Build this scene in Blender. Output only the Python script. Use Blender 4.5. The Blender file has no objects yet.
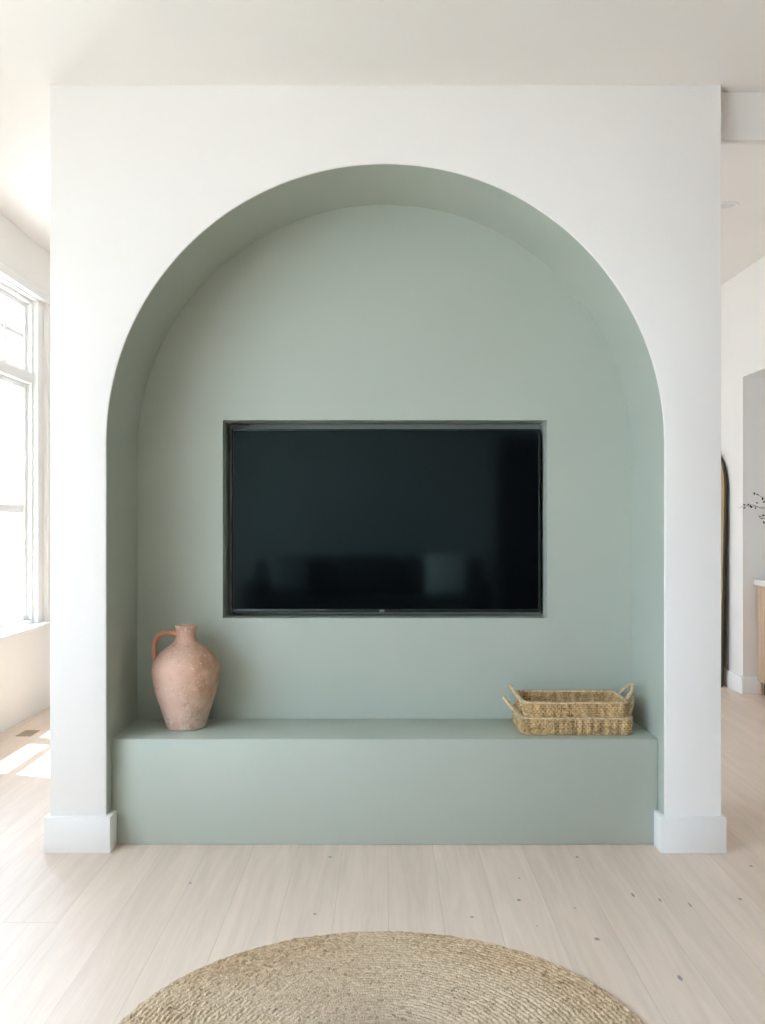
import bpy, bmesh, math, random
import numpy as np
from mathutils import Vector, Matrix
PI = math.pi
random.seed(7)
rng = np.random.default_rng(7)
sc = bpy.context.scene
COL = sc.collection

# ------------------------------------------------------------------ helpers
def tag(o, label=None, cat=None, group=None, kind=None):
    if label: o['label'] = label
    if cat: o['category'] = cat
    if group: o['group'] = group
    if kind: o['kind'] = kind
    return o

def link(name, me, mat=None, parent=None, kind=None):
    o = bpy.data.objects.new(name, me)
    COL.objects.link(o)
    if mat is not None:
        me.materials.append(mat)
    if parent is not None:
        o.parent = parent
    if kind: o['kind'] = kind
    return o

def empty(name, loc, label=None, cat=None, group=None, rz=0):
    o = bpy.data.objects.new(name, None)
    COL.objects.link(o)
    o.empty_display_size = 0.1
    o.location = loc
    o.rotation_euler = (0, 0, rz)
    return tag(o, label, cat, group)

def from_bm(name, bm, mat=None, parent=None, kind=None, smooth=None):
    bmesh.ops.recalc_face_normals(bm, faces=bm.faces)
    me = bpy.data.meshes.new(name)
    bm.to_mesh(me); bm.free()
    o = link(name, me, mat, parent, kind)
    if smooth is not None:
        shade(me, smooth)
    return o

def shade(me, ang=35):
    me.polygons.foreach_set('use_smooth', [True] * len(me.polygons))
    if ang < 179:
        bm = bmesh.new(); bm.from_mesh(me)
        lim = math.radians(ang)
        for e in bm.edges:
            if len(e.link_faces) == 2 and e.calc_face_angle(0) > lim:
                e.smooth = False
        bm.to_mesh(me); bm.free()

def box(bm, x0, x1, y0, y1, z0, z1, bev=0.0, seg=2):
    t = bmesh.new()
    v = [t.verts.new(p) for p in ((x0,y0,z0),(x1,y0,z0),(x1,y1,z0),(x0,y1,z0),(x0,y0,z1),(x1,y0,z1),(x1,y1,z1),(x0,y1,z1))]
    for f in ((3,2,1,0),(4,5,6,7),(0,1,5,4),(1,2,6,5),(2,3,7,6),(3,0,4,7)):
        t.faces.new([v[i] for i in f])
    if bev > 0:
        bmesh.ops.bevel(t, geom=list(t.edges), offset=bev, segments=seg, profile=0.5, affect='EDGES')
    me = bpy.data.meshes.new('tmp'); t.to_mesh(me); t.free()
    bm.from_mesh(me); bpy.data.meshes.remove(me)

def boxes(name, lst, mat, parent=None, kind=None, bev=0.0, seg=2, smooth=None):
    bm = bmesh.new()
    for b in lst: box(bm, *b, bev=bev, seg=seg)
    return from_bm(name, bm, mat, parent, kind, smooth if smooth is not None else (40 if bev else None))

def extrude_plan(name, pts, z0, z1, mat, parent=None, kind=None, bev=0.0):
    bm = bmesh.new()
    lo = [bm.verts.new((x, y, z0)) for x, y in pts]
    hi = [bm.verts.new((x, y, z1)) for x, y in pts]
    n = len(pts)
    bm.faces.new(lo[::-1]); bm.faces.new(hi)
    for i in range(n):
        bm.faces.new((lo[i], lo[(i+1) % n], hi[(i+1) % n], hi[i]))
    if bev:
        bmesh.ops.bevel(bm, geom=list(bm.edges), offset=bev, segments=2, profile=0.5, affect='EDGES')
    return from_bm(name, bm, mat, parent, kind, 40 if bev else None)

def lathe(name, prof, mat, parent=None, seg=64, smooth=60, wob=0):
    bm = bmesh.new()
    rings = []
    for r, z in prof:
        if r < 1e-6:
            rings.append([bm.verts.new((0, 0, z))])
        else:
            rings.append([bm.verts.new((r*(1+wob*math.sin(2*PI*k/seg*2+z*9))*math.cos(2*PI*k/seg), r*(1+wob*math.sin(4*PI*k/seg+1+z*7))*math.sin(2*PI*k/seg), z)) for k in range(seg)])
    for a, b in zip(rings[:-1], rings[1:]):
        for k in range(seg):
            k2 = (k+1) % seg
            if len(a) == 1 and len(b) == 1: continue
            if len(a) == 1: bm.faces.new((a[0], b[k], b[k2]))
            elif len(b) == 1: bm.faces.new((a[k], a[k2], b[0]))
            else: bm.faces.new((a[k], a[k2], b[k2], b[k]))
    return from_bm(name, bm, mat, parent, None, smooth)

def catmull(P, n=12, closed=False):
    P = [Vector(p) for p in P]
    out = []
    m = len(P)
    rngi = range(m) if closed else range(m-1)
    for i in rngi:
        if closed:
            p0, p1, p2, p3 = P[(i-1) % m], P[i], P[(i+1) % m], P[(i+2) % m]
        else:
            p0 = P[max(i-1, 0)]; p1 = P[i]; p2 = P[i+1]; p3 = P[min(i+2, m-1)]
        for k in range(n):
            t = k/n
            out.append(0.5*((2*p1)+(-p0+p2)*t+(2*p0-5*p1+4*p2-p3)*t*t+(-p0+3*p1-3*p2+p3)*t**3))
    if not closed: out.append(P[-1])
    return out

def resample(P, step, closed=False):
    P = [Vector(p) for p in P]
    if closed: P = P+[P[0]]
    L = [0]
    for a, b in zip(P[:-1], P[1:]): L.append(L[-1]+(b-a).length)
    n = max(4, int(L[-1]/step))
    out = []
    j = 0
    for k in range(n if closed else n+1):
        s = L[-1]*k/n
        while j < len(L)-2 and L[j+1] < s: j += 1
        t = (s-L[j])/max(1e-9, L[j+1]-L[j])
        out.append(P[j].lerp(P[j+1], t))
    return out, L[-1]

def tube(bm, P, rad, nseg=12, closed=False, up=(0, 0, 1), strands=0, pitch=0.03, depth=0.3, flat=1.0, caps=True):
    """tube along P; rad number or function(t); strands>0 gives a rope-like twist"""
    n = len(P)
    rings = []
    U = Vector(up)
    s = 0
    for i in range(n):
        if closed: T = (P[(i+1) % n]-P[(i-1) % n]).normalized()
        else: T = (P[min(i+1, n-1)]-P[max(i-1, 0)]).normalized()
        A = U-T*U.dot(T)
        if A.length < 1e-4: A = Vector((1, 0, 0))-T*T.x
        A.normalize(); B = T.cross(A)
        if not closed: U = A
        if i: s += (P[i]-P[i-1]).length
        r = rad(i/(n-1)) if callable(rad) else rad
        ring = []
        for k in range(nseg):
            a = 2*PI*k/nseg
            rr = r
            if strands:
                rr = r*(1-depth+depth*abs(math.cos(strands*0.5*(a+2*PI*s/pitch))))
            ring.append(bm.verts.new(P[i]+A*(rr*flat*math.cos(a))+B*(rr*math.sin(a))))
        rings.append(ring)
    for i in range(n if closed else n-1):
        a = rings[i]; b = rings[(i+1) % n]
        for k in range(nseg):
            bm.faces.new((a[k], a[(k+1) % nseg], b[(k+1) % nseg], b[k]))
    if not closed and caps:
        bm.faces.new(rings[0][::-1]); bm.faces.new(rings[-1])

def np_mesh(name, verts, faces, mat=None, parent=None, smooth=True):
    me = bpy.data.meshes.new(name)
    nv, nf = len(verts), len(faces)
    me.vertices.add(nv); me.loops.add(nf*4); me.polygons.add(nf)
    me.vertices.foreach_set('co', np.asarray(verts, dtype=np.float32).ravel())
    me.loops.foreach_set('vertex_index', np.asarray(faces, dtype=np.int32).ravel())
    me.polygons.foreach_set('loop_start', np.arange(0, nf*4, 4, dtype=np.int32))
    me.polygons.foreach_set('loop_total', np.full(nf, 4, dtype=np.int32))
    if smooth: me.polygons.foreach_set('use_smooth', np.ones(nf, dtype=bool))
    me.update(calc_edges=True); me.validate()
    return link(name, me, mat, parent)

def grid_faces(nu, nv, wrap_u=True):
    u = np.arange(nu if wrap_u else nu-1); v = np.arange(nv-1)
    U, V = np.meshgrid(u, v, indexing='ij')
    U2 = (U+1) % nu
    return np.stack([U*nv+V, U2*nv+V, U2*nv+V+1, U*nv+V+1], -1).reshape(-1, 4)

# ------------------------------------------------------------------ materials
class N:
    """small node-graph helper"""
    def __init__(s, name, rough=0.6, spec=0.5, color=(.8, .8, .8), metal=0):
        s.m = bpy.data.materials.new(name); s.m.use_nodes = True
        s.t = s.m.node_tree; s.n = s.t.nodes; s.l = s.t.links
        s.b = s.n['Principled BSDF']; s.out = s.n['Material Output']
        s.b.inputs['Roughness'].default_value = rough
        s.b.inputs['Specular IOR Level'].default_value = spec
        s.b.inputs['Base Color'].default_value = (*color, 1)
        s.b.inputs['Metallic'].default_value = metal
        s._c = None
    def node(s, typ, **kw):
        n = s.n.new(typ)
        for k, v in kw.items(): setattr(n, k, v)
        return n
    def put(s, inp, v):
        if v is None: return
        if hasattr(v, 'is_linked') or isinstance(v, bpy.types.NodeSocket): s.l.new(v, inp)
        else: inp.default_value = v
    def coord(s):
        if s._c is None: s._c = s.node('ShaderNodeTexCoord').outputs['Object']
        return s._c
    def pos(s):
        return s.node('ShaderNodeNewGeometry').outputs['Position']
    def math(s, op, a, b=None, c=None, clamp=False):
        n = s.node('ShaderNodeMath', operation=op); n.use_clamp = clamp
        s.put(n.inputs[0], a); s.put(n.inputs[1], b)
        if c is not None: s.put(n.inputs[2], c)
        return n.outputs[0]
    def mapping(s, v, scale=(1, 1, 1), loc=(0, 0, 0), rot=(0, 0, 0)):
        n = s.node('ShaderNodeMapping')
        s.l.new(v, n.inputs['Vector']); n.inputs['Scale'].default_value = scale
        n.inputs['Location'].default_value = loc; n.inputs['Rotation'].default_value = rot
        return n.outputs[0]
    def noise(s, v, scale=5, detail=3, rough=0.5, dist=0):
        n = s.node('ShaderNodeTexNoise')
        s.l.new(v, n.inputs['Vector']); n.inputs['Scale'].default_value = scale
        n.inputs['Detail'].default_value = detail; n.inputs['Roughness'].default_value = rough
        n.inputs['Distortion'].default_value = dist
        return n.outputs['Fac']
    def ramp(s, f, stops):
        n = s.node('ShaderNodeValToRGB')
        s.l.new(f, n.inputs[0])
        e = n.color_ramp.elements
        while len(e) < len(stops): e.new(0.5)
        for el, (p, c) in zip(e, stops):
            el.position = p
            el.color = (c, c, c, 1) if not hasattr(c, '__len__') else (*c, 1)
        return n.outputs['Color']
    def mix(s, f, a, b, mode='MIX'):
        n = s.node('ShaderNodeMix', data_type='RGBA', blend_type=mode)
        s.put(n.inputs[0], f)
        for i, v in ((6, a), (7, b)):
            if hasattr(v, '__len__') and not isinstance(v, bpy.types.NodeSocket) and len(v) == 3: v = (*v, 1)
            s.put(n.inputs[i], v)
        return n.outputs[2]
    def bump(s, h, strength=0.3, dist=0.01):
        n = s.node('ShaderNodeBump')
        s.l.new(h, n.inputs['Height']); n.inputs['Strength'].default_value = strength
        n.inputs['Distance'].default_value = dist
        s.l.new(n.outputs[0], s.b.inputs['Normal'])
    def color(s, c): s.put(s.b.inputs['Base Color'], c)

def paint(name, col, rough=0.6, spec=0.3, bump=0.06, var=0.03):
    m = N(name, rough, spec, col)
    nz = m.noise(m.pos(), 2.2, 3)
    m.color(m.mix(nz, tuple(c*(1-var) for c in col), tuple(min(1, c*(1+var)) for c in col)))
    m.bump(m.noise(m.pos(), 160, 2), bump, 0.002)
    return m.m

WHITE = (0.87, 0.853, 0.828)
SAGE = (0.452, 0.500, 0.440)
M = {}
M['wall'] = paint('white_wall_paint', WHITE)
M['wall_low_bounce'] = paint('low_bounce_wall_paint', (0.27, 0.26, 0.25))  # dark tone for an unseen wall, chosen to cut bounce into the niche
M['wall_warm'] = paint('warm_grey_wall_paint', (0.45, 0.44, 0.42))
M['ceiling'] = paint('ceiling_paint', (0.87, 0.845, 0.815), 0.8)
M['trim'] = paint('trim_paint', (0.86, 0.86, 0.85), 0.4, 0.4, 0.0)
M['sage'] = paint('sage_green_paint', SAGE, 0.42, 0.4, 0.10)
M['vinyl'] = paint('white_window_frame', (0.86, 0.865, 0.86), 0.35, 0.4, 0.0)

def floor_material():
    m = N('pale_oak_planks', 0.42, 0.4)
    P = m.pos()
    sep = m.node('ShaderNodeSeparateXYZ'); m.l.new(P, sep.inputs[0])
    X, Y = sep.outputs[0], sep.outputs[1]
    W = 0.163
    u = m.math('DIVIDE', m.math('ADD', X, 0.149+W*40), W)
    k = m.math('FLOOR', u)
    fu = m.math('FRACT', u)
    wn = m.node('ShaderNodeTexWhiteNoise', noise_dimensions='1D'); m.l.new(k, wn.inputs['W'])
    v = m.math('DIVIDE', m.math('ADD', Y, m.math('MULTIPLY', wn.outputs[0], 9.0)), 3.3)
    j = m.math('FLOOR', v); fv = m.math('FRACT', v)
    cx = m.node('ShaderNodeCombineXYZ'); m.l.new(k, cx.inputs[0]); m.l.new(j, cx.inputs[1])
    wn2 = m.node('ShaderNodeTexWhiteNoise', noise_dimensions='2D'); m.l.new(cx.outputs[0], wn2.inputs['Vector'])
    plank = wn2.outputs[0]
    # grain, shifted plank by plank
    off = m.node('ShaderNodeCombineXYZ')
    m.put(off.inputs[0], X); m.put(off.inputs[1], m.math('ADD', Y, m.math('MULTIPLY', plank, 31.0))); m.put(off.inputs[2], m.math('MULTIPLY', plank, 11.0))
    g1 = m.noise(m.mapping(off.outputs[0], (14, 0.9, 1)), 1.6, 5, 0.6, 0.9)
    g2 = m.noise(m.mapping(off.outputs[0], (90, 3.0, 1)), 1.5, 4, 0.65, 0.3)
    base = m.mix(plank, (0.84, 0.69, 0.58), (0.75, 0.61, 0.505))
    base = m.mix(m.ramp(g1, [(0.35, 0.0), (0.7, 1.0)]), base, m.mix(0.45, base, (0.55, 0.46, 0.37)))
    base = m.mix(m.math('MULTIPLY', m.ramp(g2, [(0.42, 0.0), (0.75, 1.0)]), 0.30), base, (0.82, 0.76, 0.70))
    # small knots, at their places, plus fine scattered ones
    tot = None
    knots = [(597, 939, .010, .012), (472, 917, .008, .008), (519, 900, .009, .012), (577, 857, .008, .010), (633, 895, .006, .022),
             (660, 900, .005, .018), (519, 878, .006, .007), (680, 978, .007, .020), (740, 899, .008, .010), (751, 866, .008, .01),
             (315, 914, .006, .009), (330, 857, .008, .010), (190, 883, .008, .008), (575, 908, .004, .006), (690, 905, .004, .022), (537, 926, .004, .004)]
    wob = m.noise(m.mapping(P, (60, 60, 1)), 1.0, 2)
    for px, py, rx, ry in knots:
        kx = (px-384)*1.19/(py-520); ky = 950*1.19/(py-520)
        dx = m.math('DIVIDE', m.math('SUBTRACT', X, kx), rx)
        dy = m.math('DIVIDE', m.math('SUBTRACT', Y, ky), ry)
        d = m.math('ADD', m.math('MULTIPLY', dx, dx), m.math('MULTIPLY', dy, dy))
        e = m.math('SUBTRACT', 1.0, m.math('MULTIPLY', d, m.math('ADD', wob, 0.5)), clamp=True)
        tot = e if tot is None else m.math('MAXIMUM', tot, e)
    vor = m.node('ShaderNodeTexVoronoi'); m.l.new(m.mapping(P, (3.1, 1.7, 1)), vor.inputs['Vector']); vor.inputs['Scale'].default_value = 1.0
    e2 = m.math('SUBTRACT', 1.0, m.math('MULTIPLY', vor.outputs['Distance'], 42.0), clamp=True)
    tot = m.math('MAXIMUM', tot, m.math('MULTIPLY', e2, 0.8))
    base = m.mix(m.math('MULTIPLY', tot, 0.8), base, (0.10, 0.095, 0.085))
    # plank seams
    du = m.math('MINIMUM', fu, m.math('SUBTRACT', 1.0, fu))
    dv = m.math('MINIMUM', fv, m.math('SUBTRACT', 1.0, fv))
    s1 = m.math('SUBTRACT', 1.0, m.math('DIVIDE', du, 0.012), clamp=True)
    s2 = m.math('SUBTRACT', 1.0, m.math('DIVIDE', dv, 0.0012), clamp=True)
    seam = m.math('MAXIMUM', s1, s2)
    base = m.mix(m.math('MULTIPLY', seam, 0.28), base, (0.30, 0.24, 0.19))
    m.color(base)
    m.bump(m.math('SUBTRACT', m.math('MULTIPLY', g2, 0.25), seam), 0.25, 0.002)
    m.put(m.b.inputs['Roughness'], m.math('ADD', 0.30, m.math('MULTIPLY', g1, 0.16)))
    return m.m
M['floor'] = floor_material()

def glass_material():
    m = N('window_glass')
    tr = m.node('ShaderNodeBsdfTransparent'); gl = m.node('ShaderNodeBsdfGlossy'); gl.inputs['Roughness'].default_value = 0.02
    tr.inputs[0].default_value = (0.97, 0.985, 0.98, 1)
    mx = m.node('ShaderNodeMixShader'); lw = m.node('ShaderNodeLayerWeight'); lw.inputs[0].default_value = 0.5
    fac = m.math('MULTIPLY_ADD', m.math('POWER', lw.outputs['Facing'], 5.0), 0.45, 0.03)
    m.l.new(fac, mx.inputs[0]); m.l.new(tr.outputs[0], mx.inputs[1]); m.l.new(gl.outputs[0], mx.inputs[2])
    m.l.new(mx.outputs[0], m.out.inputs[0])
    return m.m
M['glass'] = glass_material()

def terracotta():
    m = N('worn_pink_terracotta', 0.75, 0.25)
    C = m.coord()
    big = m.noise(C, 5.5, 4, 0.55, 0.5)
    col = m.mix(m.ramp(big, [(0.42, 0), (0.60, 1)]), (0.69, 0.45, 0.35), (0.58, 0.35, 0.255))
    # tan burnished patch on the right shoulder
    sp = m.node('ShaderNodeSeparateXYZ'); m.l.new(C, sp.inputs[0])
    right = m.math('MULTIPLY', m.math('ADD', sp.outputs[0], 0.0), 11.0, clamp=True)
    patch = m.math('MULTIPLY', right, m.ramp(m.noise(C, 13, 4), [(0.38, 0), (0.54, 1)]))
    col = m.mix(m.math('MULTIPLY', patch, 0.85), col, (0.46, 0.265, 0.155))
    # chalky bloom low on the belly
    low = m.math('SUBTRACT', 1.0, m.math('MULTIPLY', sp.outputs[2], 4.6), clamp=True)
    pale = m.math('MULTIPLY', low, m.ramp(m.noise(C, 22, 5, 0.7), [(0.40, 0), (0.62, 1)]))
    col = m.mix(m.math('MULTIPLY', pale, 0.9), col, (0.70, 0.56, 0.48))
    sp2 = m.ramp(m.noise(C, 75, 4, 0.75), [(0.57, 0), (0.63, 1)])
    gate = m.ramp(m.noise(C, 12, 2), [(0.42, 0), (0.54, 1)])
    col = m.mix(m.math('MULTIPLY', m.math('MULTIPLY', sp2, gate), 0.75), col, (0.76, 0.66, 0.52))
    dk = m.ramp(m.noise(C, 30, 5, 0.75), [(0.58, 0), (0.68, 1)])
    col = m.mix(m.math('MULTIPLY', dk, 0.55), col, (0.27, 0.15, 0.105))
    m.color(col)
    m.bump(m.math('ADD', m.noise(C, 60, 4, 0.7), m.math('MULTIPLY', big, 2.0)), 0.35, 0.004)
    return m.m
M['terracotta'] = terracotta()
mt = N('plain_orange_terracotta', 0.7, 0.25)
mt.color(mt.mix(mt.noise(mt.coord(), 25, 4), (0.58, 0.30, 0.19), (0.46, 0.225, 0.135))); mt.bump(mt.noise(mt.coord(), 80, 3), .3, .002)
M['terracotta_handle'] = mt.m

def straw(name, a, b, dark, sc_=140, bands=False):
    m = N(name, 0.75, 0.2)
    C = m.coord()
    n1 = m.noise(C, sc_, 4, 0.7); n2 = m.noise(C, sc_*0.12, 3)
    col = m.mix(m.ramp(n1, [(0.35, 0), (0.62, 1)]), a, b)
    col = m.mix(m.math('MULTIPLY', m.ramp(n2, [(0.45, 0), (0.65, 1)]), 0.4), col, tuple(c*1.12 for c in b))
    col = m.mix(m.math('MULTIPLY', m.ramp(m.noise(m.mapping(C, (1, 1, 1), (3, 1, 2)), sc_*0.7, 3, .7), [(0.6, 0), (0.7, 1)]), 0.7), col, dark)
    if bands:   # bundles of darker stalks running up the sides
        col = m.mix(m.math('MULTIPLY', m.ramp(m.noise(m.mapping(C, (1, 1, 0.12)), 42, 3, .6), [(0.47, 0), (0.58, 1)]), 0.45), col, (0.20, 0.12, 0.05))
    m.color(col)
    m.bump(m.noise(C, sc_*3, 3), 0.4, 0.001)
    return m.m
M['seagrass'] = straw('woven_seagrass', (0.32, 0.195, 0.08), (0.68, 0.49, 0.265), (0.11, 0.065, 0.025), 85, True)
M['seagrass_rim'] = straw('wrapped_seagrass', (0.42, 0.30, 0.16), (0.70, 0.56, 0.37), (0.18, 0.12, 0.06), 90)

def jute():
    m = N('braided_jute', 0.9, 0.1)
    C = m.coord()
    a = m.noise(C, 70, 4, 0.7); b = m.noise(C, 3.0, 3)
    col = m.mix(m.ramp(a, [(0.33, 0), (0.66, 1)]), (0.37, 0.26, 0.15), (0.70, 0.54, 0.365))
    col = m.mix(m.math('MULTIPLY', m.ramp(b, [(0.4, 0), (0.65, 1)]), 0.4), col, (0.72, 0.61, 0.46))
    # bleached towards the middle of the rug
    ln = m.node('ShaderNodeVectorMath', operation='LENGTH'); m.l.new(C, ln.inputs[0])
    mid = m.math('SUBTRACT', 1.0, m.math('MULTIPLY', ln.outputs['Value'], 1.75), clamp=True)
    col = m.mix(m.math('MULTIPLY', mid, 0.85), col, m.mix(a, (0.55, 0.46, 0.35), (0.78, 0.69, 0.57)))
    dk = m.ramp(m.noise(m.mapping(C, (1, 1, 1), (5, 2, 1)), 48, 3, 0.6), [(0.61, 0), (0.69, 1)])
    col = m.mix(m.math('MULTIPLY', dk, 0.65), col, (0.17, 0.10, 0.05))
    m.color(col)
    m.bump(m.noise(C, 300, 3), 0.5, 0.002)
    return m.m
M['jute'] = jute()

def simple(name, col, rough=0.5, spec=0.5, metal=0, var=0.08, scale=20):
    m = N(name, rough, spec, col, metal)
    m.color(m.mix(m.noise(m.coord(), scale, 3), tuple(c*(1-var) for c in col), tuple(min(1, c*(1+var)) for c in col)))
    return m.m
M['screen'] = simple('tv_screen_glass', (0.0022, 0.0028, 0.003), 0.07, 0.62)
M['screen'].node_tree.nodes['Principled BSDF'].inputs['Specular Tint'].default_value = (0.62, 0.92, 1.0, 1)
M['tv_bezel'] = simple('tv_bezel_metal', (0.02, 0.024, 0.024), 0.32, 0.5, 0.4)
M['tv_back'] = simple('tv_black_plastic', (0.012, 0.012, 0.013), 0.55)
M['logo'] = simple('tv_logo_silver', (0.62, 0.64, 0.64), 0.3, 0.5, 0.3)
M['vent'] = simple('tan_register_metal', (0.50, 0.41, 0.30), 0.5, 0.4, 0.2)
M['vent_slot'] = simple('brown_vent_slots', (0.33, 0.26, 0.18), 0.7)
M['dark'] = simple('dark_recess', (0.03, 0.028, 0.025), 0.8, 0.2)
M['downlight'] = simple('downlight_baffle', (0.75, 0.74, 0.72), 0.5)
M['stone'] = simple('white_stone_top', (0.82, 0.81, 0.79), 0.25, 0.5)
def wood(name, a, b, sc_=(18, 18, 1.6)):
    m = N(name, 0.5, 0.35)
    g = m.noise(m.mapping(m.coord(), sc_), 1.5, 5, 0.6, 0.6)
    m.color(m.mix(m.ramp(g, [(0.3, 0), (0.7, 1)]), a, b)); m.bump(g, 0.15, 0.002)
    return m.m
M['cab_wood'] = wood('light_oak_cabinet', (0.62, 0.45, 0.33), (0.70, 0.54, 0.41))
M['mirror_wood'] = wood('tan_mirror_frame', (0.36, 0.25, 0.125), (0.45, 0.33, 0.18))
M['mirror_edge'] = wood('dark_mirror_edge', (0.07, 0.055, 0.03), (0.11, 0.085, 0.05))
mm = N('mirror_glass', 0.03, 0.5, (0.7, 0.72, 0.7), 1.0); M['mirror'] = mm.m
M['sofa'] = simple('charcoal_sofa_fabric', (0.035, 0.036, 0.04), 0.9, 0.2, 0, 0.2, 90)
M['pillow_light'] = simple('cream_pillow_fabric', (0.70, 0.68, 0.63), 0.9, 0.2, 0, 0.05, 90)
M['pillow_grey'] = simple('grey_pillow_fabric', (0.22, 0.22, 0.21), 0.9, 0.2, 0, 0.1, 90)
M['leg_wood'] = wood('dark_leg_wood', (0.06, 0.04, 0.03), (0.1, 0.07, 0.05))
M['door_dark'] = paint('charcoal_door_paint', (0.02, 0.022, 0.022), 0.5)
M['vase'] = simple('stone_vase_ceramic', (0.5, 0.48, 0.44), 0.6)
M['twig'] = simple('brown_twig', (0.10, 0.085, 0.06), 0.8)
M['leafdark'] = simple('dark_dry_leaf', (0.035, 0.045, 0.035), 0.7, 0.3)
M['brass'] = simple('aged_brass', (0.45, 0.34, 0.18), 0.35, 0.5, 1.0)
M['ground'] = simple('pale_exterior_paving', (0.5, 0.49, 0.46), 0.9, 0.2, 0, 0.1, 1)

# ------------------------------------------------------------------ dimensions
XL, XR = -2.14, 2.46
XR2 = 6.5                     # front room widened out of view to cut bounce from the right          # left and right wall faces
YB, YF = -2.6, 8.2            # wall behind the camera, far wall
YP = 3.411                    # front face of the niche wall
YPB = 4.10                    # back of it
PXL, PXR = -1.199, 1.210
HC, HC2 = 2.752, 2.90         # ceiling in front / beyond
NR = 0.998                    # niche half width
NZ = 1.467                    # arch spring height
YN = 3.841                    # niche back wall
TX0, TX1, TZ0, TZ1, TY = -0.652, 0.659, 0.793, 1.594, 4.01   # tv recess

# ------------------------------------------------------------------ shell
boxes('floor', [(XL-0.16, XR2+0.1, YB-0.1, YF+0.1, -0.12, 0)], M['floor'], kind='structure')
boxes('ceiling', [(XL-0.16, XR2+0.1, YB-0.1, YP+0.057, HC, 3.15),
                  (XL-0.16, XR+0.16, YP+0.055, YF+0.1, HC2, 3.15)], M['ceiling'], kind='structure')
# left wall with two banks of windows, plus a hidden third added for light
A0, A1 = 4.42, 6.05
B0, B1 = -1.90, 2.60
C0, C1 = 6.55, 7.32  # unseen bank behind the niche wall, added to light the hall
WZ0, WZ1 = 0.51, 2.57
WT = 0.16
boxes('wall_left', [(XL-WT, XL, YB-0.1, B0, 0, 3.1), (XL-WT, XL, B1, A0, 0, 3.1), (XL-WT, XL, A1, C0, 0, 3.1), (XL-WT, XL, C1, YF+0.1, 0, 3.1), (XL-WT, XL, C0, C1, 0, WZ0), (XL-WT, XL, C0, C1, WZ1, 3.1),
                    (XL-WT, XL, B0, B1, 0, WZ0), (XL-WT, XL, B0, B1, WZ1, 3.1),
                    (XL-WT, XL, A0, A1, 0, WZ0), (XL-WT, XL, A0, A1, WZ1, 3.1)], M['wall'], kind='structure')
# right wall: solid, then an opening into the next room (Y 4.7 - 6.51)
boxes('wall_right_front', [(XR2, XR2+0.1, YB-0.1, YP+0.2, 0, 3.1)], M['wall_low_bounce'], kind='structure')  # unseen wall, set far out and darkened to reduce bounced light
boxes('wall_right', [(XR, XR2, YP+0.055, YP+0.2, 0, 3.1), (XR, XR+WT, YP+0.2, 4.7, 0, 3.1), (XR, XR+WT, 4.7, 6.51, 2.17, 3.1), (XR, XR+WT, 6.51, YF+0.1, 0, 3.1)], M['wall'], kind='structure')
boxes('wall_alcove', [(XR+WT, 4.6, 6.51, 6.63, 0, 2.8), (4.5, 4.6, 4.2, 5.0, 0, 2.8), (4.5, 4.6, 5.6, 6.51, 0, 2.8), (4.5, 4.6, 5.0, 5.6, 0, 1.2), (4.5, 4.6, 5.0, 5.6, 1.75, 2.8), (XR+WT, 4.5, 4.2, 4.3, 0, 2.8), (XR+WT, 4.6, 4.2, 6.63, 2.7, 2.8)], M['wall'], kind='structure')
boxes('wall_far', [(XL-WT, XR+WT, YF, YF+0.1, 0, 3.1)], M['wall'], kind='structure')
boxes('wall_back', [(XL-WT, XR2+0.1, YB-0.1, YB, 0, 3.1)], M['wall_warm'], kind='structure')
boxes('trim_1', [(PXR, XR, 3.468, 3.505, 2.578, HC2)], M['ceiling'], kind='structure')   # dropped header right of the niche wall

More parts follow.
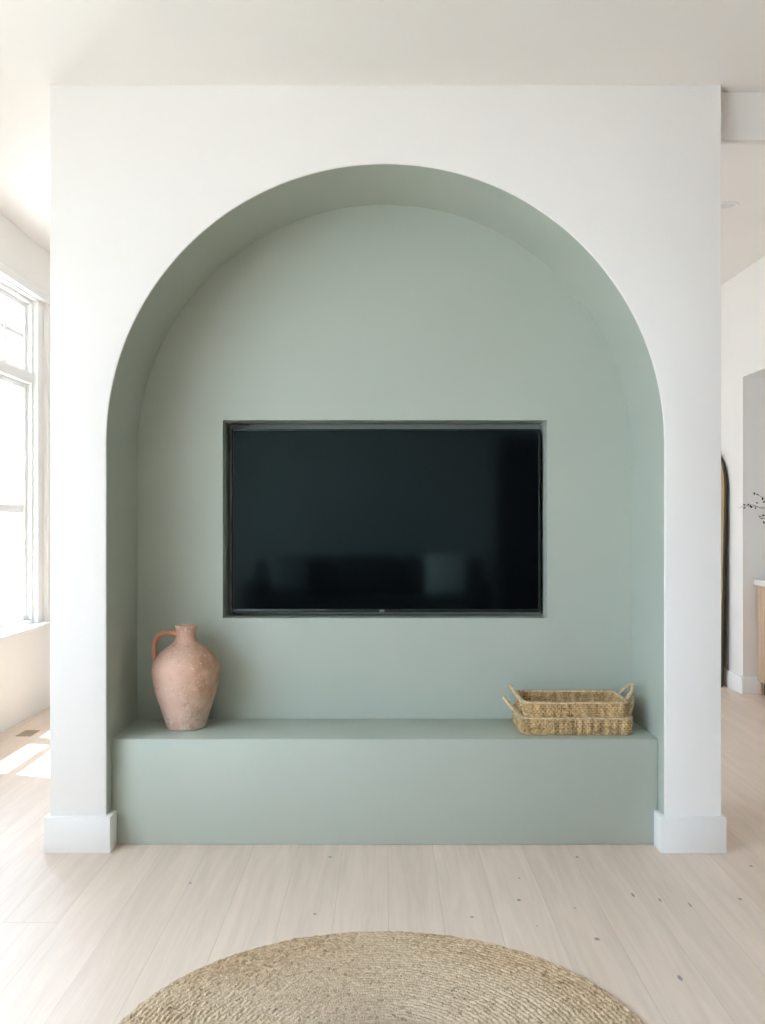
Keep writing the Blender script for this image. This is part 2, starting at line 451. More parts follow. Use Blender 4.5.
# niche wall: white outer shell with an arched hole
FC, FR = 0.0046, 1.0026        # centre and radius of the arch at the front edge
def arch_pts(n=72, r=NR, c=0.0):
    pts = [(c-r, 0.0), (c-r, NZ*0.5)]
    for k in range(n+1):
        a = PI-PI*k/n
        pts.append((c+r*math.cos(a), NZ+r*math.sin(a)))
    pts += [(c+r, NZ*0.5), (c+r, 0.0)]
    return pts
def niche_shell():
    bm = bmesh.new()
    ap = arch_pts()
    # front face: quads between the arch outline and the outer outline
    def outer(p):
        x, z = p
        if z <= NZ: return (PXL if x < 0 else PXR, z)
        a = math.atan2(z-NZ, x-FC)
        dx, dz = math.cos(a), math.sin(a)
        t = 1e9
        if dz > 1e-6: t = min(t, (HC2-NZ)/dz)
        if dx > 1e-6: t = min(t, (PXR-FC)/dx)
        if dx < -1e-6: t = min(t, (PXL-FC)/dx)
        return (FC+dx*t, NZ+dz*t)
    # corner angles added
    extra = [math.atan2(HC2-NZ, PXR-FC), math.atan2(HC2-NZ, PXL-FC)]
    pts = []
    angs = sorted([PI-PI*k/72 for k in range(73)]+extra, reverse=True)
    pts = [(FC-FR, 0.0), (FC-FR, NZ*0.5)]+[(FC+FR*math.cos(a), NZ+FR*math.sin(a)) for a in angs]+[(FC+FR, NZ*0.5), (FC+FR, 0.0)]
    R = 0.006
    def inset(p, d):
        x, z = p
        if z <= NZ: return (x+(d if x > 0 else -d), z)
        l = math.hypot(x-FC, z-NZ)
        return (FC+(x-FC)*(l+d)/l, NZ+(z-NZ)*(l+d)/l)
    loops = []
    loops.append([bm.verts.new((outer(p)[0], YP, outer(p)[1])) for p in pts])
    loops.append([bm.verts.new((inset(p, R)[0], YP, inset(p, R)[1])) for p in pts])
    loops.append([bm.verts.new((inset(p, R*.29)[0], YP+R*.29, inset(p, R*.29)[1])) for p in pts])
    loops.append([bm.verts.new((p[0], YP+R, p[1])) for p in pts])
    for a, b in zip(loops[:-1], loops[1:]):
        for i in range(len(pts)-1):
            bm.faces.new((a[i], a[i+1], b[i+1], b[i]))
    # sides, back, top
    o = loops[0]
    bk = [bm.verts.new((v.co.x, YPB, v.co.z)) for v in o]
    for i in range(len(pts)-1): bm.faces.new((o[i], bk[i], bk[i+1], o[i+1]))
    bm.faces.new(bk)
    return from_bm('wall_niche_surround', bm, M['wall'], kind='structure', smooth=30)
niche_shell()
def niche_inner():
    bm = bmesh.new()
    ap = arch_pts(96)
    f = [bm.verts.new((x, YP+0.006, z)) for x, z in arch_pts(96, FR, FC)]
    g = [bm.verts.new((x, YN, z)) for x, z in ap]
    for i in range(len(ap)-1): bm.faces.new((f[i], f[i+1], g[i+1], g[i]))
    # back wall with the rectangular recess
    def proj(p):
        x, z = p
        return x, z
    q = [bm.verts.new((x, YN, z)) for x, z in ((TX0, TZ0), (TX0, TZ1), (TX1, TZ1), (TX1, TZ0))]
    # cut the back wall in strips: left, right, below, above
    L = [g[i] for i in range(len(ap)) if ap[i][0] <= TX0+1e-9]
    Rr = [g[i] for i in range(len(ap)) if ap[i][0] >= TX1-1e-9]
    T = [g[i] for i in range(len(ap)) if TX0 < ap[i][0] < TX1]
    zt = lambda x: NZ+math.sqrt(NR*NR-x*x)
    tl = bm.verts.new((TX0, YN, zt(TX0))); tr = bm.verts.new((TX1, YN, zt(TX1)))
    bl = bm.verts.new((TX0, YN, 0)); br = bm.verts.new((TX1, YN, 0))
    bm.faces.new(L+[tl, q[1], q[0], bl])
    bm.faces.new([tr]+Rr+[br, q[3], q[2]])
    bm.faces.new([tl]+T+[tr, q[2], q[1]])
    bm.faces.new([bl, q[0], q[3], br])
    b = [bm.verts.new((v.co.x, TY, v.co.z)) for v in q]
    for i in range(4): bm.faces.new((q[i], q[(i+1) % 4], b[(i+1) % 4], b[i]))
    bm.faces.new(b)
    o = from_bm('wall_niche', bm, M['sage'], kind='structure', smooth=30)
    me = o.data
    # make the normals face the viewer side
    return o
niche_inner()

# baseboards
BH = 0.128
bb = 0.020
extrude_plan('baseboard_niche_left', [(PXL-0.015, YP-bb), (-0.978, YP-bb), (-0.978, 3.480), (-NR, 3.480), (-NR, YP), (PXL, YP), (PXL, YPB), (PXL-0.015, YPB)], 0, BH, M['trim'], kind='structure', bev=0.002)
extrude_plan('baseboard_niche_right', [(PXR+0.013, YP-bb), (0.988, YP-bb), (0.988, 3.480), (1.0052, 3.480), (1.0070, YP), (PXR, YP), (PXR, YPB), (PXR+0.013, YPB)], 0, BH, M['trim'], kind='structure', bev=0.002)
boxes('baseboard_right', [(XR-0.016, XR, YP+0.2, 4.7, 0, 0.12), (XR-0.016, XR, 6.51, YF, 0, 0.12)], M['trim'], kind='structure', bev=0.002)
boxes('baseboard_alcove', [(XR-0.012, 4.5, 6.494, 6.51, 0, 0.115)], M['trim'], kind='structure', bev=0.002)
boxes('baseboard_back', [(XL, XR2, YB, YB+0.016, 0, 0.12)], M['trim'], kind='structure', bev=0.002)

# bench across the foot of the niche
bench = extrude_plan('built_in_bench', [(-NR+0.0004, 3.481), (1.0050, 3.481), (NR-0.0004, YN-0.0005), (-NR+0.0004, YN-0.0005)], 0, 0.3875, M['sage'], bev=0.005)
tag(bench, 'long sage green plastered ledge filling the foot of the arched niche', 'bench')

# ------------------------------------------------------------------ windows
wn_count = [0]
def make_window(y0, y1, z0=WZ0+0.035, z1=WZ1-0.01):
    """one transom-over-sash unit; glass plane at X=-2.25"""
    wn_count[0] += 1
    w = boxes('window_%d' % wn_count[0], [
        (-2.295, -2.195, y0, y0+0.028, z0, z1), (-2.295, -2.195, y1-0.028, y1, z0, z1),
        (-2.295, -2.195, y0+0.028, y1-0.028, z1-0.025, z1), (-2.295, -2.195, y0+0.028, y1-0.028, z0, z0+0.025),
        (-2.295, -2.185, y0+0.028, y1-0.028, 2.035, 2.10)], M['vinyl'], kind='structure', bev=0.003)
    a, b = y0+0.028, y1-0.028
    s = 0.042
    def sash(zb, zt, name, bars):
        L = [(-2.275, -2.222, a, a+s, zb, zt), (-2.275, -2.222, b-s, b, zb, zt), (-2.275, -2.222, a+s, b-s, zb, zb+s*.8), (-2.275, -2.222, a+s, b-s, zt-s*.8, zt)]+bars
        return boxes(name, L, M['vinyl'], w, bev=0.004)
    ym = (a+b)/2
    sash(2.10, z1-0.025, 'transom_sash', [(-2.274, -2.224, ym-0.014, ym+0.014, 2.13, z1-0.055), (-2.268, -2.230, a+s, b-s, 2.312, 2.342)])
    sash(z0+0.025, 2.035, 'sash', [(-2.27, -2.228, a+s, b-s, 1.235, 1.285)])
    boxes('pane', [(-2.251, -2.247, a+s, b-s, 2.13, z1-0.055)], M['glass'], w)
    boxes('pane', [(-2.251, -2.247, a+s, b-s, z0+0.055, 1.24), (-2.251, -2.247, a+s, b-s, 1.28, 2.005)], M['glass'], w)
for y0, y1 in ((4.525, 5.235), (5.235, 5.945)): make_window(y0, y1)
nB = 7
pb = (B1-B0-0.14)/nB
for i in range(nB): make_window(B0+0.07+i*pb, B0+0.07+(i+1)*pb)
wa = boxes('window_20', [(4.52, 4.58, 5.0, 5.04, 1.2, 1.75), (4.52, 4.58, 5.56, 5.6, 1.2, 1.75), (4.52, 4.58, 5.04, 5.56, 1.2, 1.24), (4.52, 4.58, 5.04, 5.56, 1.71, 1.75)], M['vinyl'], kind='structure', bev=0.003)  # unseen window, added to brighten the alcove
boxes('pane', [(4.548, 4.552, 5.04, 5.56, 1.24, 1.71)], M['glass'], wa)
def win_trim(n, y0, y1, ya, yb):
    boxes('trim_%d' % n, [(-2.295, -2.165, y0, ya, WZ0+0.03, WZ1), (-2.295, -2.165, yb, y1, WZ0+0.03, WZ1),
                          (-2.298, XL+0.036, y0-0.0, y1+0.0, WZ0-0.0, WZ0+0.035),
                          (-2.295, -2.165, ya, yb, WZ1-0.012, WZ1+0.0),
                          (XL-0.002, XL+0.018, y0-0.03, y1+0.03, WZ1-0.006, WZ1+0.05)], M['trim'], kind='structure', bev=0.003)
for k in range(1): make_window(C0+0.07+k*0.63, C0+0.07+(k+1)*0.63)  # hidden window added to throw daylight on the hall wall
win_trim(4, C0, C1, C0+0.07, C1-0.07)
win_trim(2, A0, A1, 4.525, 5.945)
win_trim(3, B0, B1, B0+0.07, B1-0.07)

# door behind the camera
boxes('door_1', [(1.24, 2.16, YB, YB+0.03, 0, 2.1)], M['door_dark'], kind='structure', bev=0.004)
dr = bpy.data.objects['door_1']
boxes('door_panel', [(1.36, 2.04, YB+0.03, YB+0.04, 0.2, 0.95), (1.36, 2.04, YB+0.03, YB+0.04, 1.1, 1.95)], M['door_dark'], dr, bev=0.008)
boxes('door_handle', [(1.28, 1.30, YB+0.03, YB+0.08, 0.98, 1.0), (1.28, 1.40, YB+0.07, YB+0.085, 0.98, 1.0)], M['brass'], dr, bev=0.003)

# ------------------------------------------------------------------ television
def television():
    cx, z0, w, h = 0.0075, 0.8085, 1.272, 0.757
    yf = 3.920; yb = 3.960
    t = empty('television', (cx, yb, z0), 'large flat black television set flush in the rectangular recess of the niche', 'television')
    x0, x1 = -w/2, w/2
    b = 0.006
    fy = yf-yb
    boxes('bezel', [(x0, x0+b, fy, 0, 0, h), (x1-b, x1, fy, 0, 0, h), (x0+b, x1-b, fy, 0, h-b, h), (x0+b, x1-b, fy, 0, 0, 0.014)], M['tv_bezel'], t, bev=0.0012)
    boxes('screen', [(x0+b, x1-b, fy+0.003, fy+0.008, 0.014, h-b)], M['screen'], t)
    boxes('back_housing', [(x0+0.02, x1-0.02, fy+0.009, 0.001, 0.02, h-0.02)], M['tv_back'], t, bev=0.004)
    boxes('wall_bracket', [(-0.22, 0.22, 0.001, TY-yb, 0.22, 0.52)], M['tv_back'], t, bev=0.003)
    # brand mark on the lower bezel: two small rounded letters side by side
    bm = bmesh.new()
    zc = 0.0072
    for x, r in ((-0.0215, 0.0035), (-0.0105, 0.0035)):
        P = [Vector((x+r*math.cos(2*PI*k/16), fy-0.0008, zc+r*math.sin(2*PI*k/16))) for k in range(16)]
        tube(bm, P, 0.0011, 6, closed=True, up=(0, 1, 0))
    box(bm, -0.0178, -0.0142, fy-0.0016, fy, zc-0.0009, zc+0.0009)
    from_bm('brand_mark', bm, M['logo'], t)
television()

# ------------------------------------------------------------------ terracotta jug
def jug():
    t = empty('terracotta_jug', (-0.766, 3.678, 0.388), 'worn pink terracotta jug with one looped handle standing on the green bench', 'jug', rz=0)
    pr = [(0.0, 0.0), (0.060, 0.0), (0.0715, 0.002), (0.0745, 0.008), (0.081, 0.030), (0.0925, 0.065), (0.1055, 0.105), (0.1165, 0.140), (0.1245, 0.175), (0.1290, 0.205),
          (0.1298, 0.225), (0.1275, 0.243), (0.121, 0.262), (0.109, 0.280), (0.092, 0.296), (0.073, 0.310), (0.056, 0.322), (0.0445, 0.334),
          (0.0395, 0.347), (0.0378, 0.360), (0.0385, 0.372), (0.0410, 0.380), (0.0425, 0.385), (0.0425, 0.3915), (0.0405, 0.395), (0.0365, 0.3945), (0.0335, 0.390),
          (0.031, 0.375), (0.031, 0.350), (0.040, 0.330), (0.085, 0.290), (0.115, 0.24), (0.115, 0.18), (0.07, 0.03), (0.0, 0.02)]
    P = catmull([(r, 0, z) for r, z in pr[:26]], 3)
    prof = [(max(0, p.x), p.z) for p in P]+pr[26:]
    prof[0] = (0, 0)
    lathe('jug_body', prof, M['terracotta'], t, 96, 70, 0.006)
    bm = bmesh.new()
    ctl = [(-0.033, -0.002, 0.362), (-0.052, -0.004, 0.3655), (-0.078, -0.008, 0.3665), (-0.101, -0.010, 0.358), (-0.1165, -0.012, 0.338), (-0.1215, -0.013, 0.312), (-0.1205, -0.013, 0.285), (-0.1165, -0.012, 0.262), (-0.111, -0.012, 0.250)]
    Q, _ = resample(catmull(ctl, 10), 0.004)
    tube(bm, Q, lambda s: 0.0098+0.0035*abs(2*s-1)**4, 16, up=(0, 1, 0), flat=1.35)
    from_bm('handle', bm, M['terracotta_handle'], t, smooth=80)
jug()

# ------------------------------------------------------------------ baskets
def rrect(hx, hy, r, step):
    """points, outward normals and arc length round a rounded rectangle (counter-clockwise)"""
    pts, nrm = [], []
    segs = [((hx-r, -hy+r), -PI/2), ((hx-r, hy-r), 0), ((-hx+r, hy-r), PI/2), ((-hx+r, -hy+r), PI)]
    raw = []
    for (cx, cy), a0 in segs:
        for k in range(13):
            a = a0+PI/2*k/12
            raw.append(Vector((cx+r*math.cos(a), cy+r*math.sin(a), 0)))
    out, L = resample(raw, step, closed=True)
    n = len(out)
    for i in range(n):
        T = (out[(i+1) % n]-out[i-1]).normalized()
        nrm.append(Vector((T.y, -T.x, 0)))
    return np.array([(p.x, p.y) for p in out]), np.array([(q.x, q.y) for q in nrm]), L

def weave(u, v, L, seedrow):
    row_h = 0.0092
    npair = round(L/0.0150)
    row = np.floor(v/row_h)
    fv = v/row_h-row
    ph = u/L*npair+0.5*(row % 2)
    jit = 0.75+0.5*((np.sin(row*12.9898+np.floor(ph)*78.233)*43758.5453) % 1)
    a = (np.sin(PI*fv))**0.55
    b = np.abs(np.sin(PI*ph))**0.6
    stake = np.clip(0.5+0.9*np.cos(2*PI*u/L*round(L/0.034)), 0, 1)
    return 0.0046*a*(0.25+0.75*b)*jit+0.0026*stake

def make_basket(name, hx, hy, bx, by, z0, H, corner=0.028):
    """body from base half size (bx,by) to rim half size (hx,hy)"""
    p1, n1, L = rrect(hx, hy, corner, 0.0017)
    nU = len(p1)
    # base outline, the same count of points
    sx, sy = bx/hx, by/hy
    th = 0.006
    rows = max(8, int(H/0.0011))
    zs = np.linspace(0, H, rows)
    u = np.arange(nU)/nU*L
    V = []
    U2, Z2 = np.meshgrid(u, zs, indexing='ij')
    # belly: the wall rises fast then stands nearly upright
    f = np.clip(zs/H, 0, 1); prof = 1-(1-f)**2.0
    d_out = weave(U2, Z2, L, 0)
    d_in = weave(U2+0.005, Z2+0.003, L, 1)
    def surf(sgn, d, off):
        X = p1[:, None, 0]*(sx+(1-sx)*prof)[None, :]+n1[:, None, 0]*(sgn*d+off)
        Y = p1[:, None, 1]*(sy+(1-sy)*prof)[None, :]+n1[:, None, 1]*(sgn*d+off)
        return X, Y
    Xo, Yo = surf(1, d_out, 0)
    Xi, Yi = surf(-1, d_in, -th)
    Zi = np.maximum(Z2, 0.006)
    # outer bottom ring -> up -> inner down -> inner floor centre
    cols_x = [Xo*1.0, Xi[:, ::-1]]
    ring_x = np.concatenate([Xo, Xi[:, ::-1]], 1); ring_y = np.concatenate([Yo, Yi[:, ::-1]], 1); ring_z = np.concatenate([Z2, Zi[:, ::-1]], 1)
    # inner floor rings and underside rings
    fr = []
    for s in np.linspace(0.97, 0.0, 48):
        bumpz = 0.0015*np.abs(np.sin(PI*s*20))*np.abs(np.sin(u/L*PI*110))
        fr.append((Xi[:, 0]*s, Yi[:, 0]*s, 0.006+bumpz))
    fx = np.stack([a for a, b, c in fr], 1); fy = np.stack([b for a, b, c in fr], 1); fz = np.stack([c for a, b, c in fr], 1)
    un = []
    for s in (0.0, 0.5, 0.95):
        un.append((Xo[:, 0]*s, Yo[:, 0]*s, np.zeros(nU)))
    ux = np.stack([a for a, b, c in un], 1); uy = np.stack([b for a, b, c in un], 1); uz = np.stack([c for a, b, c in un], 1)
    AX = np.concatenate([ux, ring_x, fx], 1); AY = np.concatenate([uy, ring_y, fy], 1); AZ = np.concatenate([uz, ring_z, fz], 1)
    nV = AX.shape[1]
    verts = np.stack([AX, AY, AZ], -1).reshape(-1, 3)
    return verts, grid_faces(nU, nV)

def basket(loc, hx, hy, bx, by, H, label, hup, hout, hup2, hout2, rz=0.0):
    t = empty('seagrass_basket', loc, label, 'basket', 'woven seagrass tray baskets on the bench', rz=rz)
    v, f = make_basket('woven_body', hx, hy, bx, by, 0, H)
    np_mesh('woven_body', v, f, M['seagrass'], t)
    # rim: a thick two-strand twisted edge
    p, n, L = rrect(hx-0.001, hy-0.001, 0.028, 0.0022)
    bm = bmesh.new()
    P = [Vector((a, b, H+0.001+0.0012*math.sin(i*0.05))) for i, (a, b) in enumerate(p)]
    tube(bm, P, 0.0066, 10, closed=True, strands=4, pitch=L/round(L/0.026), depth=0.35)
    from_bm('braided_rim', bm, M['seagrass_rim'], t, smooth=80)
    for s in (-1, 1):
        X = s*(hx+0.004)
        if s > 0: hup, hout = hup2, hout2
        ctl = []
        for a in np.linspace(0, PI, 11):
            k = math.sin(a)**0.75
            ctl.append((X+s*hout*k, -0.056*math.cos(a), H-0.004+hup*k))
        ctl = [(X-s*0.002, -0.058, H-0.022)]+ctl+[(X-s*0.002, 0.058, H-0.022)]
        Q, LL = resample(catmull(ctl, 8), 0.0018)
        bm = bmesh.new()
        tube(bm, Q, 0.0070 if s < 0 else 0.0080, 12, strands=2, pitch=0.013, depth=0.22, up=(s, 0, 0.2))
        from_bm('handle', bm, M['seagrass_rim'], t, smooth=80)
    return t
BYC = 3.673
basket((0.722, BYC, 0.388), 0.2055, 0.134, 0.2035, 0.131, 0.061, 'wider seagrass tray basket standing directly on the green bench under another', 0.056, 0.048, 0.070, 0.026)
basket((0.722, BYC+0.002, 0.3955), 0.196, 0.123, 0.1775, 0.106, 0.1085, 'smaller seagrass tray basket nested on top, open and empty', 0.050, 0.034, 0.050, 0.036)

# ------------------------------------------------------------------ rug
def rug():
    R = 0.632
    nU, nV = 1500, 300
    w = 0.0135
    th = np.arange(nU)/nU*2*PI
    r = np.linspace(0.0, R, nV)
    TH, RR = np.meshgrid(th, r, indexing='ij')
    # spiral braid
    q = RR/w-TH/(2*PI)+0.10*np.sin(TH*23+RR*40)*(RR > 0.02)+0.07*np.sin(TH*61-RR*90)*(RR > 0.02)
    k = np.floor(q); t = q-k
    s = RR*TH
    p = 0.024
    kr = (np.abs(np.sin(k*41.3)*917.7) % 1)
    ph = s/p+0.7*(t-0.5)*np.where(k % 2 == 0, 1, -1)+kr*7+0.35*np.sin(s*31+k*2.1)+0.25*np.sin(s*77+k)
    cell = np.floor(ph)
    jit = (np.abs(np.sin(cell*12.9898+k*78.233)*43758.5453) % 1)
    z = 0.0030+0.0062*(np.clip(np.sin(PI*t), 0, 1))**0.5*(0.50+0.50*np.abs(np.sin(PI*ph))**0.7)*(0.65+0.5*jit)
    z += 0.0009*rng.standard_normal(z.shape)
    z[:, 0] = 0.006
    edge = RR > R-0.004
    z[edge] *= 0.6
    wob = 1+0.0018*np.sin(TH*57)*(RR/R)**8+0.0015*np.sin(TH*131+1)*(RR/R)**8
    X = RR*wob*np.cos(TH); Y = RR*wob*np.sin(TH)
    X = np.concatenate([X, X[:, -1:]], 1); Y = np.concatenate([Y, Y[:, -1:]], 1); z = np.concatenate([z, np.zeros((nU, 1))], 1)
    verts = np.stack([X, Y, z], -1).reshape(-1, 3)
    o = np_mesh('jute_rug', verts, grid_faces(nU, nV+1), M['jute'])
    o.location = (-0.006, 2.103, 0.0005)
    tag(o, 'round braided natural jute rug lying on the pale plank floor', 'rug')
rug()

# ------------------------------------------------------------------ floor register by the window wall
def register():
    t = empty('floor_register', (-1.985, 5.295, 0.0), 'small tan metal air vent set in floor by the window wall', 'floor vent')
    L = [(-0.042, 0.042, -0.07, -0.062, 0.0002, 0.004), (-0.042, 0.042, 0.062, 0.07, 0.0002, 0.004), (-0.042, -0.034, -0.062, 0.062, 0.0002, 0.004), (0.034, 0.042, -0.062, 0.062, 0.0002, 0.004)]
    boxes('vent_frame', L, M['vent'], t, bev=0.0006)
    boxes('louvres', [(-0.034, 0.034, -0.060+i*0.0102, -0.0545+i*0.0102, 0.0004, 0.003) for i in range(12)], M['vent'], t)
    boxes('duct_opening', [(-0.034, 0.034, -0.062, 0.062, 0.0001, 0.0006)], M['vent_slot'], t)
register()

# ------------------------------------------------------------------ recessed ceiling light in the far ceiling
def downlight():
    t = empty('recessed_downlight', (1.86, 5.16, HC2), 'small round recessed light in the hall ceiling right of the niche', 'ceiling light')
    lathe('trim_ring', [(0.045, -0.004), (0.052, -0.008), (0.060, -0.008), (0.064, -0.004), (0.065, 0.0), (0.045, 0.0), (0.045, -0.004)], M['trim'], t, 48)
    lathe('baffle', [(0.0, -0.001), (0.030, -0.001), (0.045, -0.003)], M['downlight'], t, 48)
downlight()

# ------------------------------------------------------------------ arched mirror leaning on the right wall
def mirror():
    hw, zs = 0.30, 1.40
    t = empty('arched_mirror', (XR, 7.05, 0.0), 'tall arch topped wooden framed mirror leaning on the hall wall', 'mirror')
    def outline(w, z0, ztop_r, n=40):
        P = [(-w, z0)]+[(-w, zs*(0.2+0.8*k/6)) for k in range(7)]
        P += [(w*math.cos(PI-PI*k/n), zs+w*math.sin(PI-PI*k/n)) for k in range(1, n)]
        P += [(w, zs*(0.2+0.8*k/6)) for k in range(6, -1, -1)]+[(w, z0)]
        return P
    o = outline(hw, 0.0, 0); i = outline(hw-0.055, 0.055, 0)
    lean = lambda z: -0.020-0.035*(1-z/1.7)
    def face(bm, loop_a, xa, loop_b, xb):
        A = [bm.verts.new((lean(z)+xa, y, z)) for y, z in loop_a]
        B = [bm.verts.new((lean(z)+xb, y, z)) for y, z in loop_b]
        n = len(A)
        for k in range(n): bm.faces.new((A[k], A[(k+1) % n], B[(k+1) % n], B[k]))
    bm = bmesh.new()
    face(bm, o, -0.016, i, -0.016); face(bm, i, -0.016, i, -0.010)
    bmesh.ops.remove_doubles(bm, verts=bm.verts, dist=1e-5)
    from_bm('frame', bm, M['mirror_wood'], t)
    bm = bmesh.new()
    face(bm, o, 0.0, o, -0.016)
    bm.faces.new([bm.verts.new((lean(z), y, z)) for y, z in o])
    bmesh.ops.remove_doubles(bm, verts=bm.verts, dist=1e-5)
    f = from_bm('frame_edge', bm, M['mirror_edge'], t); f['label'] = 'dark wooden side edge'
    bm = bmesh.new()
    bm.faces.new([bm.verts.new((lean(z)-0.010, y, z)) for y, z in i])
    from_bm('mirror_glass', bm, M['mirror'], t)
mirror()

# ------------------------------------------------------------------ cabinet in the room through the opening
def cabinet():
    x0, x1, y0, y1 = 2.553, 3.75, 5.98, 6.492
    t = empty('wooden_cabinet', ((x0+x1)/2, (y0+y1)/2, 0), 'light wood cabinet with a white top seen through the opening', 'cabinet')
    ox, oy = (x0+x1)/2, (y0+y1)/2
    r = lambda a, b, c, d, e, f: (a-ox, b-ox, c-oy, d-oy, e, f)
    boxes('carcass', [r(x0, x1, y0, y1, 0.092, 0.745)], M['cab_wood'], t, bev=0.002)
    boxes('side_slats', [r(x0-0.006, x0, y0+0.012+i*0.031, y0+0.034+i*0.031, 0.095, 0.742) for i in range(16)], M['cab_wood'], t, bev=0.002)
    boxes('counter', [r(x0-0.026, x1+0.02, y0-0.03, y1, 0.746, 0.786)], M['stone'], t, bev=0.003)
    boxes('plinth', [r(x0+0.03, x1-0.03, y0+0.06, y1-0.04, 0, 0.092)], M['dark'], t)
    boxes('back_foot', [r(x0+0.004, x0+0.03, y1-0.04, y1-0.006, 0, 0.092)], M['cab_wood'], t)
    for k in range(3):
        a = x0+0.02+k*(x1-x0-0.02)/3
        d = boxes('door', [r(a, a+(x1-x0-0.04)/3-0.01, y0-0.018, y0, 0.11, 0.73)], M['cab_wood'], t, bev=0.002)
        boxes('handle', [r(a+0.32, a+0.332, y0-0.04, y0-0.018, 0.45, 0.58)], M['brass'], d, bev=0.003)
cabinet()
def vase_and_branch():
    vx, vy, vz = 2.80, 6.25, 0.7865
    v = lathe('ceramic_vase', [(0.0, 0.0), (0.055, 0.0), (0.085, 0.06), (0.095, 0.13), (0.08, 0.2), (0.045, 0.25), (0.035, 0.29), (0.042, 0.31), (0.036, 0.31), (0.028, 0.29), (0.035, 0.25), (0.07, 0.2), (0.08, 0.13), (0.05, 0.02), (0, 0.015)], M['vase'], None, 40)
    v.location = (vx, vy, vz)
    tag(v, 'stone coloured ceramic vase on the white cabinet top', 'vase')
    t = empty('dried_branch', (vx, vy, vz+0.02), 'thin dark dried branch reaching left out of the vase', 'branch')
    def P(px, py, Y):      # a place on the sight line of that twig, at depth Y
        s = 950.0/Y
        return Vector(((px-384)/s-vx, Y-vy, 1.19-(py-520)/s-vz-0.02))
    base = Vector((0, 0, 0.0)); neck = Vector((-0.005, 0, 0.29))
    bm = bmesh.new(); lf = bmesh.new()
    def twig(pts, r0, r1):
        Q, L = resample(catmull(pts, 8), 0.008)
        tube(bm, Q, lambda s: r0+(r1-r0)*s, 6)
        return Q
    def leaf(p, sz):
        m = Matrix.Translation(p) @ Matrix.Rotation(random.uniform(0, 6.28), 4, 'Z') @ Matrix.Rotation(random.uniform(0.2, 1.4), 4, 'X') @ Matrix.Diagonal((sz*0.75, sz*1.2, sz*0.5, 1))
        bmesh.ops.create_icosphere(lf, subdivisions=2, radius=1.0, matrix=m)
    twigs = [([base, neck, P(790, 500, 6.25), P(765, 507, 6.28), P(751, 506, 6.30), P(741, 507, 6.32), P(739.2, 508.5, 6.32)], 0.0035, 0.0010),
             ([base, neck, P(790, 497, 6.22), P(772, 507, 6.26), P(765, 509, 6.26), P(757, 506.5, 6.27), P(753, 505, 6.28), P(746, 505, 6.28)], 0.003, 0.0012),
             ([base, neck, P(795, 480, 6.2), P(776, 503, 6.24), P(766, 501, 6.24), P(762, 497.5, 6.24), P(757, 494.3, 6.24), P(754, 493.4, 6.25)], 0.003, 0.001),
             ([base, neck, P(792, 520, 6.2), P(775, 518, 6.22), P(765, 519, 6.22), P(762, 517, 6.22), P(758, 515.5, 6.22)], 0.003, 0.001),
             ([P(775, 518, 6.22), P(767, 520, 6.22), P(763.5, 523, 6.22)], 0.002, 0.001)]
    for pts, a, b in twigs: twig(pts, a, b)
    for px, py, Y, s in ((744.3, 504.8, 6.3, .009), (744.4, 508, 6.3, .008), (748.3, 504.6, 6.29, .008), (751, 506.6, 6.29, .011), (755.4, 508.2, 6.28, .007),
                         (757, 502.8, 6.27, .008), (754.3, 493.6, 6.25, .008), (757.6, 494.6, 6.24, .008), (762.6, 498.6, 6.24, .010), (764, 501.8, 6.24, .009),
                         (763.2, 515.3, 6.22, .011), (760, 516.5, 6.22, .007), (761.6, 518.5, 6.22, .007), (763.8, 522.5, 6.22, .008), (768, 499, 6.2, .011), (772, 506, 6.2, .01), (770, 516, 6.2, .01),
                         (778, 496, 6.2, .011), (781, 510, 6.2, .01)):
        leaf(P(px, py, Y), s)
    from_bm('twigs', bm, M['twig'], t, smooth=60)
    from_bm('leaves', lf, M['leafdark'], t, smooth=60)
vase_and_branch()

# ------------------------------------------------------------------ sofa behind the camera, mirrored in the dark screen
def sofa():
    t = empty('charcoal_sofa', (-0.15, -1.38, 0), 'dark charcoal sofa reflected low in the black screen', 'sofa')
    boxes('sofa_base', [(-1.15, 1.15, -0.45, 0.45, 0.14, 0.30)], M['sofa'], t, bev=0.02, seg=3)
    boxes('backrest', [(-1.15, 1.15, -0.45, -0.24, 0.30, 0.80)], M['sofa'], t, bev=0.05, seg=4)
    for s in (-1, 1):
        boxes('armrest', [(min(s*1.15, s*0.97), max(s*1.15, s*0.97), -0.24, 0.45, 0.30, 0.62)], M['sofa'], t, bev=0.04, seg=4)
    for k in range(3):
        a = -0.96+k*0.64
        boxes('seat_cushion', [(a+0.004, a+0.636, -0.235, 0.46, 0.302, 0.46)], M['sofa'], t, bev=0.04, seg=4)
        boxes('back_cushion', [(a+0.006, a+0.634, -0.236, -0.05, 0.462, 0.84)], M['sofa'], t, bev=0.06, seg=4)
    for sx in (-1, 1):
        for sy in (-1, 1):
            boxes('leg', [(sx*1.05-0.025, sx*1.05+0.025, sy*0.36-0.025, sy*0.36+0.025, 0, 0.14)], M['leg_wood'], t, bev=0.004)
sofa()
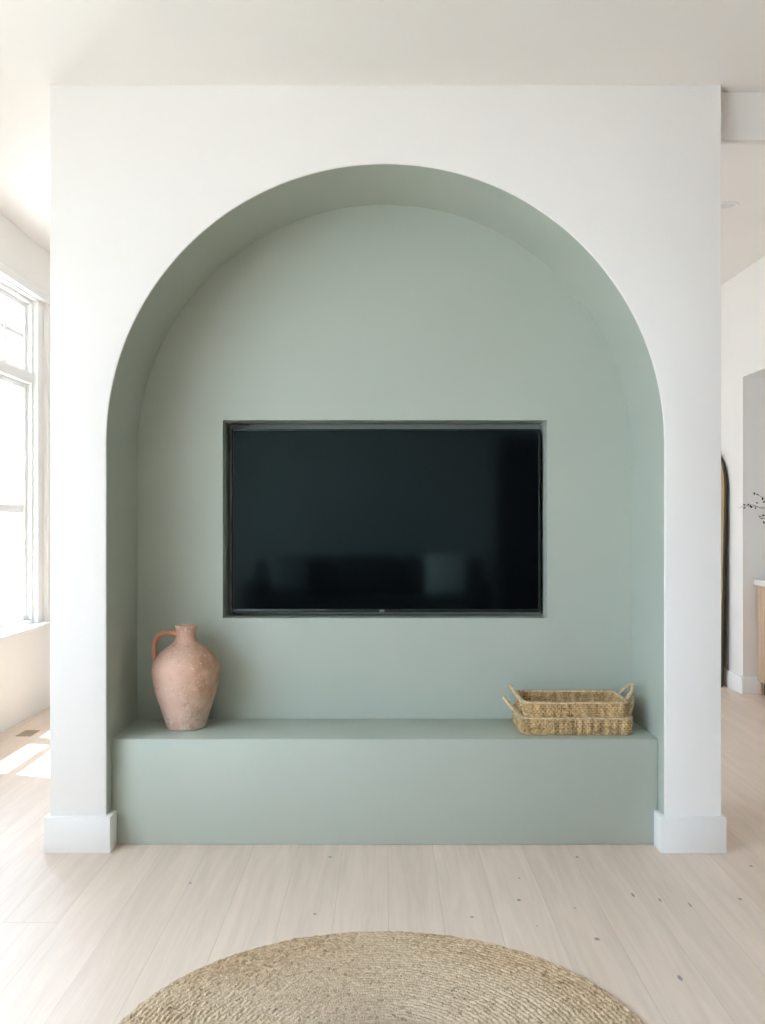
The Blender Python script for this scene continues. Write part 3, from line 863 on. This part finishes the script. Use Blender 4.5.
def pillow(loc, mat, label, rz, sz=0.42):
    n = 24
    bm = bmesh.new()
    fr = {}
    for side in (1, -1):
        for i in range(n+1):
            for j in range(n+1):
                u, v = 2*i/n-1, 2*j/n-1
                if side == -1 and (abs(u) == 1 or abs(v) == 1): fr[(side, i, j)] = fr[(1, i, j)]; continue
                th = 0.075*((1-u*u)*(1-v*v))**0.42*side
                k = 1-0.06*(1-abs(u)**2)*(abs(v)**6)
                k2 = 1-0.06*(1-abs(v)**2)*(abs(u)**6)
                fr[(side, i, j)] = bm.verts.new((u*sz/2*k2, th, v*sz/2*k+sz/2))
        for i in range(n):
            for j in range(n):
                bm.faces.new((fr[(side, i, j)], fr[(side, i+1, j)], fr[(side, i+1, j+1)], fr[(side, i, j+1)]))
    o = from_bm('throw_pillow', bm, mat, smooth=80)
    o.location = loc; o.rotation_euler = (math.radians(14), 0, rz)
    tag(o, label, 'pillow', 'throw pillows on the sofa')
pillow((0.60, -1.24, 0.462), M['pillow_light'], 'pale cream throw pillow leaning on the dark sofa', math.radians(6))
pillow((-0.92, -1.24, 0.462), M['pillow_grey'], 'mid grey throw pillow leaning on the dark sofa', math.radians(-8), 0.40)

# ------------------------------------------------------------------ outside
boxes('ground', [(-30, XL-0.17, -20, 30, -0.5, -0.3)], M['ground'], kind='structure')

# ------------------------------------------------------------------ light
w = bpy.data.worlds.new('sky'); sc.world = w; w.use_nodes = True
bg = w.node_tree.nodes['Background']
bg.inputs['Color'].default_value = (0.695, 0.85, 1.055, 1); bg.inputs['Strength'].default_value = 9.0
def sun(d, strength, ang=0.8):
    l = bpy.data.lights.new('sun', 'SUN'); l.energy = strength; l.angle = math.radians(ang); l.color = (1.0, 0.91, 0.78)
    o = bpy.data.objects.new('sun', l); COL.objects.link(o)
    o.rotation_euler = Vector(d).to_track_quat('-Z', 'Y').to_euler()
    o.location = (-6, 3, 8)
sun((0.40, -0.12, -1.0), 14.0)
def portal(x, y0, y1, z0, z1):
    l = bpy.data.lights.new('window_portal', 'AREA'); l.shape = 'RECTANGLE'; l.size = z1-z0; l.size_y = y1-y0
    l.cycles.is_portal = True
    o = bpy.data.objects.new('window_portal', l); COL.objects.link(o)
    o.location = (x, (y0+y1)/2, (z0+z1)/2)
    o.rotation_euler = (0, -PI/2, 0)
portal(-2.31, A0, A1, WZ0, WZ1)
portal(-2.31, B0, B1, WZ0, WZ1)
portal(-2.31, C0, C1, WZ0, WZ1)

def portal_r(x, y0, y1, z0, z1):
    l = bpy.data.lights.new('window_portal', 'AREA'); l.shape = 'RECTANGLE'; l.size = z1-z0; l.size_y = y1-y0
    l.cycles.is_portal = True
    o = bpy.data.objects.new('window_portal', l); COL.objects.link(o)
    o.location = (x, (y0+y1)/2, (z0+z1)/2); o.rotation_euler = (0, PI/2, 0)
portal_r(4.61, 5.0, 5.6, 1.2, 1.75)  # portal for the added alcove window

# ------------------------------------------------------------------ camera
cam = bpy.data.cameras.new('camera'); co = bpy.data.objects.new('camera', cam); COL.objects.link(co)
co.location = (0, 0, 1.19); co.rotation_euler = (PI/2, 0, 0)
cam.sensor_fit = 'AUTO'; cam.sensor_width = 36.0
cam.lens = 950/1024*36.0
cam.shift_x = -1.5/1024; cam.shift_y = 8/1024
cam.clip_start = 0.05
sc.camera = co
sc.view_settings.view_transform = 'Standard'; sc.view_settings.look = 'None'
sc.view_settings.gamma = 1.0; sc.view_settings.use_curve_mapping = False
sc.view_settings.exposure = 0.39
cy = sc.cycles
cy.use_denoising = True
cy.max_bounces = 16; cy.diffuse_bounces = 10; cy.glossy_bounces = 4; cy.transparent_max_bounces = 12
cy.sample_clamp_indirect = 20.0
